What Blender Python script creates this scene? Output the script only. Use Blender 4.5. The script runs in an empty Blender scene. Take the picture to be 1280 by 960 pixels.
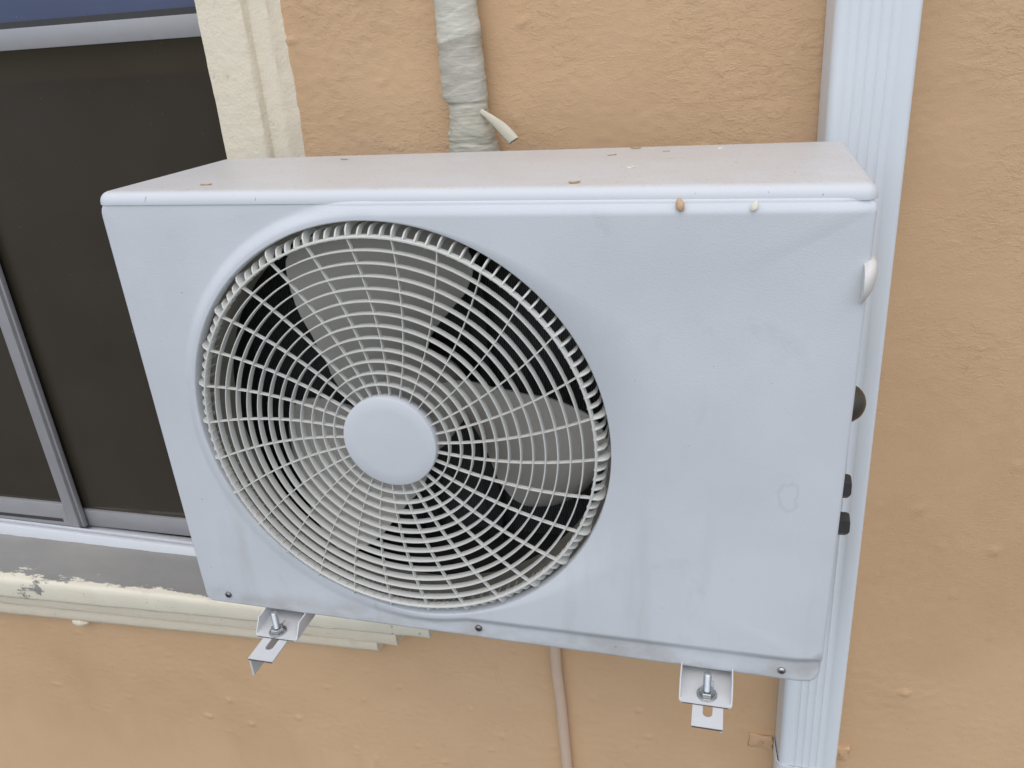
import bpy, bmesh, math, random
from mathutils import Vector, Matrix, noise
R = math.radians
random.seed(7)
scene = bpy.context.scene

# ------------------------------------------------------------------ camera
F_PX = 1003.1
CAM = Vector((0.6812, -0.7539, 0.7109))
pitch, roll, yaw = -0.4235, -0.0717, -0.2809
cd = Vector((math.sin(yaw) * math.cos(pitch), math.cos(yaw) * math.cos(pitch), math.sin(pitch)))
cr0 = Vector((math.cos(yaw), -math.sin(yaw), 0))
cu0 = cr0.cross(cd)
cr = math.cos(roll) * cr0 + math.sin(roll) * cu0
cu = -math.sin(roll) * cr0 + math.cos(roll) * cu0
cam_d = bpy.data.cameras.new('camera')
cam = bpy.data.objects.new('camera', cam_d)
scene.collection.objects.link(cam)
cam.matrix_world = Matrix(((cr.x, cu.x, -cd.x, CAM.x), (cr.y, cu.y, -cd.y, CAM.y), (cr.z, cu.z, -cd.z, CAM.z), (0, 0, 0, 1)))
cam_d.sensor_width = 36
cam_d.lens = F_PX / 1280 * 36
cam_d.clip_start = 0.02
cam_d.clip_end = 500
scene.camera = cam

# ------------------------------------------------------------------ sky, sun, exposure
SUN_EL, SUN_AZ = R(62), R(178)      # azimuth measured clockwise from +Y (seen from above)
world = bpy.data.worlds.new('World')
scene.world = world
world.use_nodes = True
wn = world.node_tree
wn.nodes.clear()
sky = wn.nodes.new('ShaderNodeTexSky')
sky.sky_type = 'NISHITA'
sky.sun_disc = False
sky.sun_elevation = SUN_EL
sky.sun_rotation = SUN_AZ
sky.air_density = 1.0
sky.dust_density = 1.6
sky.ozone_density = 1.0
bg = wn.nodes.new('ShaderNodeBackground')
bg.inputs['Strength'].default_value = 0.13
wo = wn.nodes.new('ShaderNodeOutputWorld')
wn.links.new(sky.outputs[0], bg.inputs[0])
wn.links.new(bg.outputs[0], wo.inputs[0])
sun_d = bpy.data.lights.new('sun', 'SUN')
sun_d.energy = 1.35
sun_d.angle = R(110)
sun_d.color = (1.0, 0.925, 0.82)
sun = bpy.data.objects.new('sun', sun_d)
scene.collection.objects.link(sun)
sdir = Vector((math.sin(SUN_AZ) * math.cos(SUN_EL), math.cos(SUN_AZ) * math.cos(SUN_EL), math.sin(SUN_EL)))
sun.rotation_euler = sdir.to_track_quat('Z', 'Y').to_euler()
sun.location = (0, -3, 5)
vs = scene.view_settings
scene.display_settings.display_device = 'sRGB'
vs.view_transform = 'Standard'
vs.look = 'None'
vs.exposure = 0.36
vs.gamma = 1.0
vs.use_curve_mapping = False

# ------------------------------------------------------------------ helpers
def px(x, y, axis, val):
    """photo pixel (1280x960) -> point where its ray meets the plane axis = val"""
    v = (x - 640) / F_PX * cr - (y - 480) / F_PX * cu + cd
    return CAM + v * ((val - CAM[axis]) / v[axis])

def link(o, parent=None):
    scene.collection.objects.link(o)
    if parent is not None:
        o.parent = parent
        o.matrix_parent_inverse = world_of(parent).inverted()
    return o

def world_of(o):
    m = o.matrix_basis.copy()
    if o.parent:
        m = world_of(o.parent) @ o.matrix_parent_inverse @ m
    return m

def thing(name, label, cat, loc, group=None):
    o = bpy.data.objects.new(name, None)
    o.location = loc
    o.empty_display_size = 0.05
    link(o)
    return tag(o, label, cat, group)

def tag(o, label, cat, group=None):
    o['label'] = label
    o['category'] = cat
    if group:
        o['group'] = group
    return o

def finish(name, bm, m, parent=None, smooth=None, recalc=True):
    if recalc:
        bmesh.ops.recalc_face_normals(bm, faces=bm.faces)
    me = bpy.data.meshes.new(name)
    if smooth is not None:
        for f in bm.faces:
            f.smooth = True
        for e in bm.edges:
            if len(e.link_faces) == 2:
                if e.calc_face_angle(0) > R(smooth):
                    e.smooth = False
    bm.to_mesh(me)
    bm.free()
    me.materials.append(m)
    o = bpy.data.objects.new(name, me)
    return link(o, parent)

def add_box(bm, a, b, bev=0.0, seg=2):
    cx, cy, cz = [(a[i] + b[i]) / 2 for i in range(3)]
    r = bmesh.ops.create_cube(bm, size=1, matrix=Matrix.Translation((cx, cy, cz)) @ Matrix.Diagonal((abs(b[0] - a[0]), abs(b[1] - a[1]), abs(b[2] - a[2]), 1)))
    if bev:
        vs_ = r['verts']
        es = list({e for v in vs_ for e in v.link_edges})
        bmesh.ops.bevel(bm, geom=es, offset=bev, segments=seg, profile=0.5, affect='EDGES')

def box(name, a, b, m, parent=None, bev=0.0, seg=2):
    bm = bmesh.new()
    add_box(bm, a, b, bev, seg)
    return finish(name, bm, m, parent, 40 if bev else None)

def add_rings(bm, rings, closed_u=True, caps=True, closed_v=False):
    """rings: list of lists of points, quads between successive ones"""
    V = [[bm.verts.new(p) for p in r] for r in rings]
    n = len(V[0])
    rng = range(len(V)) if closed_v else range(len(V) - 1)
    for i in rng:
        a, b = V[i], V[(i + 1) % len(V)]
        for j in range(n if closed_u else n - 1):
            k = (j + 1) % n
            bm.faces.new((a[j], a[k], b[k], b[j]))
    if caps and not closed_v and closed_u:
        bm.faces.new(V[0][::-1])
        bm.faces.new(V[-1])
    return V

def revolve(bm, prof, c, n=96, closed=True):
    """prof: list of (radius, y); revolved about the Y axis through c=(x,z)"""
    rings = []
    for i in range(n):
        a = 2 * math.pi * i / n
        rings.append([(c[0] + r * math.cos(a), y, c[1] + r * math.sin(a)) for r, y in prof])
    add_rings(bm, rings, closed_u=closed, caps=False, closed_v=True)

def tube(bm, pts, rad, n=12, caps=True):
    rings = []
    for i, p in enumerate(pts):
        p = Vector(p)
        t = (Vector(pts[min(i + 1, len(pts) - 1)]) - Vector(pts[max(i - 1, 0)])).normalized()
        a = t.cross(Vector((0.3, 1, 0.2))).normalized()
        b = t.cross(a)
        r = rad[i] if isinstance(rad, (list, tuple)) else rad
        rings.append([p + r * (math.cos(2 * math.pi * k / n) * a + math.sin(2 * math.pi * k / n) * b) for k in range(n)])
    add_rings(bm, rings, caps=caps)

def plate(bm, outer, holes, to3, thick):
    """flat plate with real holes; outer/holes are 2D loops, to3(u, v, w) maps to space"""
    es, loops = [], []
    for lp in [outer] + holes:
        vs_ = [bm.verts.new(to3(u, v, 0)) for u, v in lp]
        loops.append(vs_)
        for i in range(len(vs_)):
            es.append(bm.edges.new((vs_[i], vs_[(i + 1) % len(vs_)])))
    r = bmesh.ops.triangle_fill(bm, use_beauty=True, use_dissolve=False, edges=es)
    fs = [f for f in r['geom'] if isinstance(f, bmesh.types.BMFace)]
    ex = bmesh.ops.extrude_face_region(bm, geom=fs)
    d = Vector(to3(0, 0, thick)) - Vector(to3(0, 0, 0))
    for v in ex['geom']:
        if isinstance(v, bmesh.types.BMVert):
            v.co += d

def slot(cx, cy, w, l, n=8):
    """slot outline, long along v"""
    pts = []
    for k in range(n + 1):
        a = math.pi * k / n
        pts.append((cx + w / 2 * math.cos(a), cy + l / 2 - w / 2 + w / 2 * math.sin(a)))
    for k in range(n + 1):
        a = math.pi + math.pi * k / n
        pts.append((cx + w / 2 * math.cos(a), cy - l / 2 + w / 2 + w / 2 * math.sin(a)))
    return pts

# ------------------------------------------------------------------ materials
def lin(c):
    return tuple((v / 255 / 12.92) if v <= 10 else ((v / 255 + 0.055) / 1.055) ** 2.4 for v in c)

class Mat:
    def __init__(self, name):
        self.m = bpy.data.materials.new(name)
        self.m.use_nodes = True
        self.t = self.m.node_tree
        self.b = self.t.nodes['Principled BSDF']
        self.geo = self.t.nodes.new('ShaderNodeNewGeometry')
    def n(self, kind, **kw):
        nd = self.t.nodes.new(kind)
        for k, v in kw.items():
            setattr(nd, k, v)
        return nd
    def l(self, a, b):
        self.t.links.new(a, b)
    def coords(self, scale=(1, 1, 1), rot=(0, 0, 0)):
        mp = self.n('ShaderNodeMapping')
        mp.inputs['Scale'].default_value = scale
        mp.inputs['Rotation'].default_value = rot
        self.l(self.geo.outputs['Position'], mp.inputs['Vector'])
        return mp.outputs[0]
    def noise(self, scale, detail=4, rough=0.55, stretch=(1, 1, 1), dist=0.0, rot=(0, 0, 0)):
        nd = self.n('ShaderNodeTexNoise')
        nd.inputs['Scale'].default_value = scale
        nd.inputs['Detail'].default_value = detail
        nd.inputs['Roughness'].default_value = rough
        nd.inputs['Distortion'].default_value = dist
        self.l(self.coords(stretch, rot), nd.inputs['Vector'])
        return nd.outputs[0]
    def ramp(self, src, a, b, va=0.0, vb=1.0):
        nd = self.n('ShaderNodeMapRange')
        nd.interpolation_type = 'SMOOTHSTEP'
        nd.inputs['From Min'].default_value = a
        nd.inputs['From Max'].default_value = b
        nd.inputs['To Min'].default_value = va
        nd.inputs['To Max'].default_value = vb
        self.l(src, nd.inputs['Value'])
        return nd.outputs[0]
    def math(self, op, a, b=None):
        nd = self.n('ShaderNodeMath', operation=op)
        for i, v in enumerate((a, b)):
            if v is None:
                continue
            if isinstance(v, (int, float)):
                nd.inputs[i].default_value = v
            else:
                self.l(v, nd.inputs[i])
        return nd.outputs[0]
    def mix(self, fac, a, b):
        nd = self.n('ShaderNodeMix', data_type='RGBA')
        for s, v in ((nd.inputs[0], fac), (nd.inputs[6], a), (nd.inputs[7], b)):
            if isinstance(v, (int, float)):
                s.default_value = v
            elif isinstance(v, tuple):
                s.default_value = (*v, 1)
            else:
                self.l(v, s)
        return nd.outputs[2]
    def xyz(self):
        s = self.n('ShaderNodeSeparateXYZ')
        self.l(self.geo.outputs['Position'], s.inputs[0])
        return s.outputs
    def bump(self, src, strength, dist, prev=None):
        nd = self.n('ShaderNodeBump')
        nd.inputs['Strength'].default_value = strength
        nd.inputs['Distance'].default_value = dist
        self.l(src, nd.inputs['Height'])
        if prev is not None:
            self.l(prev, nd.inputs['Normal'])
        return nd.outputs[0]
    def out(self, col=None, rough=None, normal=None, **kw):
        for name, v in (('Base Color', col), ('Roughness', rough), ('Normal', normal)):
            if v is None:
                continue
            s = self.b.inputs[name]
            if isinstance(v, tuple):
                s.default_value = (*v, 1)
            elif isinstance(v, (int, float)):
                s.default_value = v
            else:
                self.l(v, s)
        for k, v in kw.items():
            self.b.inputs[k.replace('_', ' ')].default_value = v
        return self.m

def simple(name, col, rough=0.5, metal=0.0, var=0.12, scale=40, bump=0.0, bscale=300):
    M = Mat(name)
    dark = tuple(c * (1 - var) for c in col)
    c = M.mix(M.noise(scale), dark, tuple(min(1, x * (1 + var * 0.6)) for x in col))
    nm = M.bump(M.noise(bscale, 2), 0.4, bump) if bump else None
    return M.out(c, M.ramp(M.noise(scale * 2), 0.3, 0.7, rough * 0.85, min(1, rough * 1.15)), nm, Metallic=metal)

def make_stucco():
    M = Mat('painted_stucco')
    big = M.noise(1.6, 4)
    mid = M.noise(9, 5, 0.6)
    base = M.mix(M.ramp(big, 0.35, 0.65), (0.635, 0.415, 0.230), (0.705, 0.472, 0.270))
    c = M.mix(M.ramp(mid, 0.5, 0.75, 0, 0.35), base, (0.65, 0.425, 0.26))
    pits = M.noise(55, 3, 0.6)
    c = M.mix(M.ramp(pits, 0.66, 0.76, 0, 0.35), c, (0.46, 0.29, 0.17))
    smear = M.noise(3.0, 5, 0.6, (1, 1, 0.45))
    c = M.mix(M.ramp(smear, 0.52, 0.78, 0, 0.5), c, (0.52, 0.335, 0.195))
    x, y, z = M.xyz()
    a1 = M.ramp(M.noise(70, 6, 0.68, (0.75, 1, 1.25), 0.7), 0.46, 0.70)
    a2 = M.ramp(M.noise(150, 4, 0.62, (0.7, 1, 1.3), 0.6), 0.45, 0.70)
    patch = M.math('MULTIPLY', M.ramp(M.noise(5.0, 3, 0.5), 0.36, 0.62, 0.18, 1.0), M.ramp(z, -0.15, 0.5, 0.35, 1.0))
    crust = M.math('MULTIPLY', M.math('ADD', a1, M.math('MULTIPLY', a2, 0.6)), patch)
    n1 = M.bump(M.noise(520, 5, 0.75), 0.55, 0.0010)
    n2 = M.bump(crust, 0.7, 0.0008, n1)
    vo = M.n('ShaderNodeTexVoronoi', feature='DISTANCE_TO_EDGE')
    vo.inputs['Scale'].default_value = 2.3
    wv = M.n('ShaderNodeVectorMath', operation='ADD')
    nz_ = M.n('ShaderNodeTexNoise')
    nz_.inputs['Scale'].default_value = 9
    nz_.inputs['Detail'].default_value = 4
    M.l(M.geo.outputs['Position'], nz_.inputs['Vector'])
    sc_ = M.n('ShaderNodeVectorMath', operation='SCALE')
    sc_.inputs['Scale'].default_value = 0.12
    M.l(nz_.outputs[1], sc_.inputs[0])
    M.l(M.geo.outputs['Position'], wv.inputs[0])
    M.l(sc_.outputs[0], wv.inputs[1])
    M.l(wv.outputs[0], vo.inputs['Vector'])
    crack = M.math('MULTIPLY', M.ramp(vo.outputs[0], 0.0055, 0.0010), M.ramp(M.noise(3.1, 2), 0.56, 0.66))
    c = M.mix(M.math('MULTIPLY', crack, 0.05), c, (0.30, 0.19, 0.11))
    n2 = M.bump(M.math('SUBTRACT', 1.0, crack), 0.25, 0.0008, n2)
    return M.out(c, 0.62, n2)

def make_cabinet(name, dirt=1.0, base=(0.635, 0.665, 0.685), scuff=None):
    M = Mat(name)
    x, y, z = M.xyz()
    cloud = M.noise(4.5, 5, 0.55)
    c = M.mix(M.ramp(cloud, 0.3, 0.7), tuple(v * 0.95 for v in base), tuple(min(1, v * 1.04) for v in base))
    streak = M.noise(22, 4, 0.6, (1, 1, 0.12))
    low = M.ramp(z, 0.30, 0.01, 0.0, 1.0)
    s = M.math('MULTIPLY', M.ramp(streak, 0.5, 0.75), low)
    c = M.mix(M.math('MULTIPLY', s, 0.36 * dirt), c, (0.44, 0.41, 0.37))
    edge = M.math('MULTIPLY', M.ramp(z, 0.040, 0.004), M.ramp(M.noise(30, 5, 0.65, (0.5, 1, 1)), 0.35, 0.7))
    c = M.mix(M.math('MULTIPLY', edge, 0.55 * dirt), c, (0.40, 0.37, 0.33))
    speck = M.noise(150, 2, 0.5)
    c = M.mix(M.ramp(speck, 0.775, 0.80, 0, 0.6 * dirt), c, (0.30, 0.22, 0.13))
    smudge = M.noise(13, 4, 0.65, (1, 1, 1), 0.8)
    c = M.mix(M.ramp(smudge, 0.60, 0.80, 0, 0.30 * dirt), c, (0.50, 0.47, 0.43))
    if scuff:
        dx = M.math('DIVIDE', M.math('SUBTRACT', x, scuff[0]), 0.0095)
        dz = M.math('DIVIDE', M.math('SUBTRACT', z, scuff[1]), 0.0170)
        dd = M.math('SQRT', M.math('ADD', M.math('MULTIPLY', dx, dx), M.math('MULTIPLY', dz, dz)))
        dd = M.math('ADD', dd, M.math('MULTIPLY', M.math('SUBTRACT', M.noise(70, 3), 0.5), 1.3))
        ringm = M.ramp(M.math('ABSOLUTE', M.math('SUBTRACT', dd, 1.0)), 0.22, 0.02, 0, 0.26)
        c = M.mix(ringm, c, (0.47, 0.46, 0.45))
    # leather grain of the coated sheet metal
    g1 = M.noise(520, 3, 0.55, (0.75, 1, 1.25))
    nm = M.bump(g1, 0.30, 0.0007)
    nm = M.bump(M.noise(9, 2), 0.15, 0.004, nm)
    return M.out(c, M.ramp(cloud, 0.3, 0.7, 0.42, 0.55), nm)

def make_top():
    M = Mat('cabinet_top_paint')
    nz = M.n('ShaderNodeSeparateXYZ')
    M.l(M.geo.outputs['True Normal'], nz.inputs[0])
    flat = M.ramp(nz.outputs[2], 0.80, 0.995)
    base = (0.645, 0.67, 0.685)
    c = M.mix(M.noise(6, 5), tuple(v * 0.95 for v in base), tuple(v * 1.04 for v in base))
    dust = M.ramp(M.noise(14, 6, 0.68, (0.7, 1, 1), 0.6), 0.30, 0.72, 0.35, 0.95)
    c = M.mix(M.math('MULTIPLY', dust, flat), c, (0.60, 0.59, 0.555))
    grit = M.ramp(M.noise(260, 3, 0.6), 0.56, 0.68, 0, 0.32)
    c = M.mix(M.math('MULTIPLY', grit, flat), c, (0.42, 0.37, 0.30))
    c = M.mix(M.ramp(M.noise(110, 2), 0.715, 0.745, 0, 0.65), c, (0.36, 0.27, 0.17))
    c = M.mix(M.math('MULTIPLY', M.ramp(M.noise(20, 5, 0.7, (0.6, 1, 1)), 0.64, 0.72, 0, 0.35), flat), c, (0.50, 0.42, 0.30))
    nm = M.bump(M.noise(520, 3), 0.2, 0.0007)
    return M.out(c, 0.48, nm)

def make_cream(name='cream_trim_paint'):
    M = Mat(name)
    c = M.mix(M.noise(12, 5), (0.79, 0.70, 0.525), (0.86, 0.785, 0.62))
    c = M.mix(M.ramp(M.noise(70, 4, 0.6), 0.64, 0.72, 0, 0.4), c, (0.50, 0.45, 0.34))
    c = M.mix(M.ramp(M.noise(25, 4, 0.6), 0.72, 0.74, 0, 0.7), c, (0.30, 0.27, 0.23))
    nm = M.bump(M.noise(220, 4, 0.6), 0.5, 0.0016)
    nm = M.bump(M.noise(60, 3, 0.5), 0.5, 0.003, nm)
    return M.out(c, 0.6, nm)

def make_sill():
    M = Mat('sill_cement_and_paint')
    x, y, z = M.xyz()
    cem = M.mix(M.noise(14, 5, 0.6, (0.35, 1, 1)), (0.205, 0.20, 0.185), (0.30, 0.29, 0.265))
    cem = M.mix(M.ramp(M.noise(5, 4, 0.6, (0.4, 1, 1)), 0.5, 0.75, 0, 0.5), cem, (0.33, 0.315, 0.28))
    crm = M.mix(M.noise(12, 5), (0.76, 0.70, 0.54), (0.83, 0.785, 0.64))
    crm = M.mix(M.ramp(M.noise(55, 3, 0.6), 0.66, 0.72, 0, 0.7), crm, (0.33, 0.30, 0.26))
    wob = M.math('MULTIPLY', M.math('SUBTRACT', M.noise(7, 6, 0.72, (0.8, 3.0, 1)), 0.5), 0.13)
    edge = M.math('ADD', y, wob)
    f = M.ramp(edge, 0.344, 0.351)
    c = M.mix(f, crm, cem)
    nm = M.bump(M.noise(180, 4, 0.6), 0.45, 0.0015)
    nm = M.bump(f, 0.4, 0.0012, nm)
    return M.out(c, 0.7, nm)

def make_tape():
    M = Mat('weathered_wrap_tape')
    x, y, z = M.xyz()
    ang = M.noise(38, 3, 0.5, (0.25, 0.25, 1), 0.3, (0, R(14), 0))
    gre = M.mix(M.ramp(ang, 0.35, 0.65), (0.41, 0.385, 0.31), (0.54, 0.515, 0.43))
    crm = M.mix(M.ramp(ang, 0.35, 0.65), (0.44, 0.415, 0.325), (0.61, 0.58, 0.47))
    band = M.ramp(M.noise(26, 1, 0.4, (0.15, 0.15, 1), 0, (0, R(14), 0)), 0.52, 0.58, 0, 0.55)
    upper = M.mix(band, gre, (0.66, 0.645, 0.55))
    zt = M.math('ADD', M.math('SUBTRACT', z, M.math('MULTIPLY', x, 0.22)), M.math('MULTIPLY', M.math('SUBTRACT', M.noise(40, 3), 0.5), 0.012))
    wrap = M.math('MULTIPLY', M.ramp(zt, 0.624, 0.628), M.ramp(zt, 0.648, 0.643))
    upper = M.mix(M.math('MULTIPLY', wrap, 0.8), upper, (0.66, 0.64, 0.54))
    c = M.mix(M.ramp(z, 0.611, 0.613), crm, upper)
    c = M.mix(M.ramp(M.noise(30, 4, 0.6), 0.6, 0.75, 0, 0.45), c, (0.31, 0.30, 0.275))
    nm = M.bump(M.noise(90, 4, 0.6, (0.4, 0.4, 1.6), 0.5, (0, R(12), 0)), 0.6, 0.003)
    return M.out(c, 0.6, nm)

def make_coil():
    M = Mat('condenser_fins')
    w = M.n('ShaderNodeTexWave')
    w.wave_type = 'BANDS'
    w.bands_direction = 'X'
    w.inputs['Scale'].default_value = 110
    w.inputs['Distortion'].default_value = 0.4
    M.l(M.coords(), w.inputs['Vector'])
    c = M.mix(w.outputs[1], (0.03, 0.03, 0.03), (0.12, 0.12, 0.115))
    return M.out(c, 0.7, M.bump(w.outputs[1], 0.6, 0.002))

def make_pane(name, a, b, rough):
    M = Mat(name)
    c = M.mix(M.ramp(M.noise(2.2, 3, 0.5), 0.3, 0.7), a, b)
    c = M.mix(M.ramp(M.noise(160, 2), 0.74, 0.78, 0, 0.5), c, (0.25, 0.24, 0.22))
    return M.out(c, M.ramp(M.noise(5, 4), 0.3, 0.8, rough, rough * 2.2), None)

STUCCO = make_stucco()
_p = px(985, 622, 1, -0.005)
CAB = make_cabinet('cabinet_panel_paint', scuff=(_p.x, _p.z))
CABTOP = make_top()
GRILLE = make_cabinet('grille_plastic', 0.6, (0.67, 0.665, 0.615))
HUBCAP = make_cabinet('hub_cap_paint', 0.6, (0.665, 0.69, 0.71))
CREAM = make_cream()
SILL = make_sill()
TAPE = make_tape()
TAIL = simple('tape_tail_cloth', (0.62, 0.575, 0.45), 0.6, var=0.12, scale=60, bump=0.001)
COIL = make_coil()
SHROUD = simple('dirty_shroud_plastic', (0.285, 0.265, 0.225), 0.65, var=0.3, scale=22, bump=0.0006)
BLADE = simple('dusty_fan_plastic', (0.42, 0.40, 0.365), 0.5, var=0.15, scale=12)
DARK = simple('motor_paint_and_shade', (0.03, 0.03, 0.03), 0.5)  # motor paint; also stands in for the dark room behind the panes
INNER = simple('cabinet_inside', (0.055, 0.052, 0.05), 0.7)
PIPEW = simple('white_enamel_downpipe', (0.755, 0.80, 0.825), 0.34, var=0.04, scale=9)
BRACK = simple('white_powder_coat', (0.66, 0.665, 0.655), 0.45, var=0.08, scale=60, bump=0.0003)
CUT = simple('raw_cut_steel', (0.11, 0.10, 0.09), 0.6, var=0.4, scale=300)
ZINC = simple('zinc_plated_steel', (0.52, 0.53, 0.52), 0.30, 1.0, var=0.25, scale=200)
SCREW = simple('dull_screw_steel', (0.26, 0.25, 0.24), 0.4, 1.0, var=0.3, scale=300)
BRASS = simple('tarnished_brass', (0.105, 0.095, 0.075), 0.45, 0.6, var=0.4, scale=90)
VALVE = simple('dark_valve_cap', (0.05, 0.05, 0.05), 0.45, 0.3, var=0.3, scale=90)
COVERP = simple('off_white_plastic', (0.70, 0.68, 0.64), 0.45, var=0.05)
ALU = simple('grey_aluminium_frame', (0.37, 0.365, 0.37), 0.45, 0.2, var=0.08, scale=20)
ALUD = simple('shadow_gap_dark', (0.05, 0.048, 0.046), 0.6)  # near-black tone standing in for shade in the gap and groove
WHITEFR = simple('white_track_paint', (0.76, 0.78, 0.80), 0.4, var=0.06, scale=30)
GLASS = make_pane('dark_tinted_glass', (0.040, 0.032, 0.022), (0.055, 0.046, 0.034), 0.03)
BLUEGLASS = make_pane('blue_pane_glass', (0.055, 0.075, 0.155), (0.075, 0.10, 0.19), 0.10)  # upper pane, given a blue base colour
DRAIN = simple('drain_hose_plastic', (0.68, 0.51, 0.375), 0.55, var=0.12, scale=25)
STUCCOPART = simple('painted_over_lug', (0.55, 0.36, 0.21), 0.6, var=0.25, scale=120, bump=0.002, bscale=150)
SEED = simple('tan_seed', (0.62, 0.42, 0.26), 0.55, var=0.15, scale=200)
FLAKE = simple('dry_leaf', (0.42, 0.28, 0.12), 0.6, var=0.3, scale=200)
PALEFLAKE = simple('pale_petal', (0.78, 0.74, 0.60), 0.5, var=0.08, scale=200)
MASON = simple('masonry', (0.35, 0.30, 0.25), 0.8)
def make_ground():
    M = Mat('concrete_yard')
    c = M.mix(M.noise(0.8, 6, 0.6), (0.10, 0.094, 0.085), (0.17, 0.16, 0.148))
    return M.out(c, 0.85, M.bump(M.noise(60, 5, 0.6), 0.5, 0.004))
GROUND = make_ground()

# ------------------------------------------------------------------ setting: ground
WY = 0.40          # face of the house wall
GZ = -1.35
bm = bmesh.new()
g = 60
N = 24
V = [[bm.verts.new((-g + 2 * g * i / N, -g + 2 * g * j / N, GZ)) for i in range(N + 1)] for j in range(N + 1)]
for j in range(N):
    for i in range(N):
        bm.faces.new((V[j][i], V[j][i + 1], V[j + 1][i + 1], V[j + 1][i]))
o = finish('ground', bm, GROUND)
o['kind'] = 'structure'

# ------------------------------------------------------------------ the house: wall and window
house = thing('house', 'orange stucco house wall with a cream trimmed sliding window', 'house', (0.3, WY, GZ))
OX0, OX1, OZ0, OZ1 = -1.36, -0.06, -0.34, 1.10      # window opening
def frange(a, b, s):
    n = max(1, round((b - a) / s))
    return [a + (b - a) * i / n for i in range(n)]
def wall_y(x, z):
    p = Vector((x, 0.0, z))
    lump = noise.noise(p * 3.1) * 0.0024
    pat = max(0.0, noise.noise(p * 4.0 + Vector((5, 1, 2))) + 0.28)
    q = Vector((x * 38, 3.0, z * 68))
    w = noise.noise_vector(q * 0.5)
    cr_ = 1 - abs(noise.noise(q + w * 0.8)) * 2.4
    cr_ = max(0.0, cr_) ** 2
    fine = noise.noise(Vector((x * 95, 9, z * 140)))
    blob = max(0.0, noise.noise(Vector((x * 46, 21, z * 46))) - 0.58) * 0.018
    return WY - lump - pat * cr_ * 0.0011 - fine * 0.0007 - blob - noise.noise(p * 14) * 0.0010
bm = bmesh.new()
S = 0.0052
xs = [-2.6, -2.0] + frange(OX0 - 0.02, OX0, S) + frange(OX0, -1.05, 0.05) + frange(-1.05, OX1, 0.0065) + frange(OX1, 1.42, S) + [1.42, 1.6, 2.0, 2.8]
zs = [GZ - 0.02, -0.9] + frange(-0.78, OZ0, S) + frange(OZ0, 0.50, 0.008) + frange(0.50, 0.80, 0.0045) + [0.80, 0.9, 1.0, OZ1, 1.4, 1.9, 2.4]
rows = []
for z in zs:
    rows.append([bm.verts.new((x, wall_y(x, z), z)) for x in xs])
for j in range(len(zs) - 1):
    zc = (zs[j] + zs[j + 1]) / 2
    for i in range(len(xs) - 1):
        xc = (xs[i] + xs[i + 1]) / 2
        if OX0 < xc < OX1 and OZ0 < zc < OZ1:
            continue
        bm.faces.new((rows[j][i], rows[j][i + 1], rows[j + 1][i + 1], rows[j + 1][i]))
for v in [v for v in bm.verts if not v.link_faces]:
    bm.verts.remove(v)
wall = finish('wall', bm, STUCCO, house, 180, recalc=False)
bm = bmesh.new()
add_box(bm, (-2.6, WY + 0.02, GZ - 0.01), (OX0 - 0.005, WY + 0.25, 2.4))
add_box(bm, (OX1 + 0.005, WY + 0.02, GZ - 0.01), (2.8, WY + 0.25, 2.4))
add_box(bm, (OX0 - 0.003, WY + 0.021, GZ - 0.01), (OX1 + 0.003, WY + 0.249, OZ0 - 0.005))
add_box(bm, (OX0 - 0.003, WY + 0.021, OZ1 + 0.005), (OX1 + 0.003, WY + 0.249, 2.399))
finish('wall_core', bm, MASON, house)

# cream surround of the window
window = bpy.data.objects.new('window', None)
window.location = (-0.7, 0.45, -0.28)
link(window, house)
def jamb(name, prof, z0, z1, seed, n=150):
    bm = bmesh.new()
    rings = []
    for i in range(n + 1):
        z = z0 + (z1 - z0) * i / n
        ring = []
        for k, (x, y) in enumerate(prof):
            q = Vector((x * 30 + seed, k * 0.9, z * 26))
            d = noise.noise(q) * 0.0011 + noise.noise(q * 3.1) * 0.0007
            e = noise.noise(q + Vector((7, 3, 1))) * 0.0012
            if k == len(prof) - 3:
                d *= 2.2
            ring.append((x + d, y + e, z))
        rings.append(ring)
    add_rings(bm, rings)
    return finish(name, bm, CREAM, window, 35)
J = [(-0.075, 0.470), (-0.0765, 0.420), (-0.0765, 0.373), (-0.0745, 0.3685), (-0.069, 0.3675), (-0.035, 0.3675), (-0.008, 0.368), (-0.003, 0.3705), (-0.0005, 0.376), (0.001, 0.3815), (0.004, 0.3835), (0.022, 0.385), (0.027, 0.3875), (0.030, 0.391), (0.040, 0.397), (0.0465, 0.403), (0.046, 0.412), (0.0, 0.4135)]
jamb('jamb_moulding', J, -0.300, 1.10, 0.0)
jamb('jamb_moulding', [(-1.42 - x, y) for x, y in J][::-1], -0.300, 1.10, 9.0, 60)
bm = bmesh.new()
add_box(bm, (-1.47, 0.3672, 1.1), (0.047, 0.43, 1.19), 0.006, 2)
finish('head_moulding', bm, CREAM, window, 40)

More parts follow.
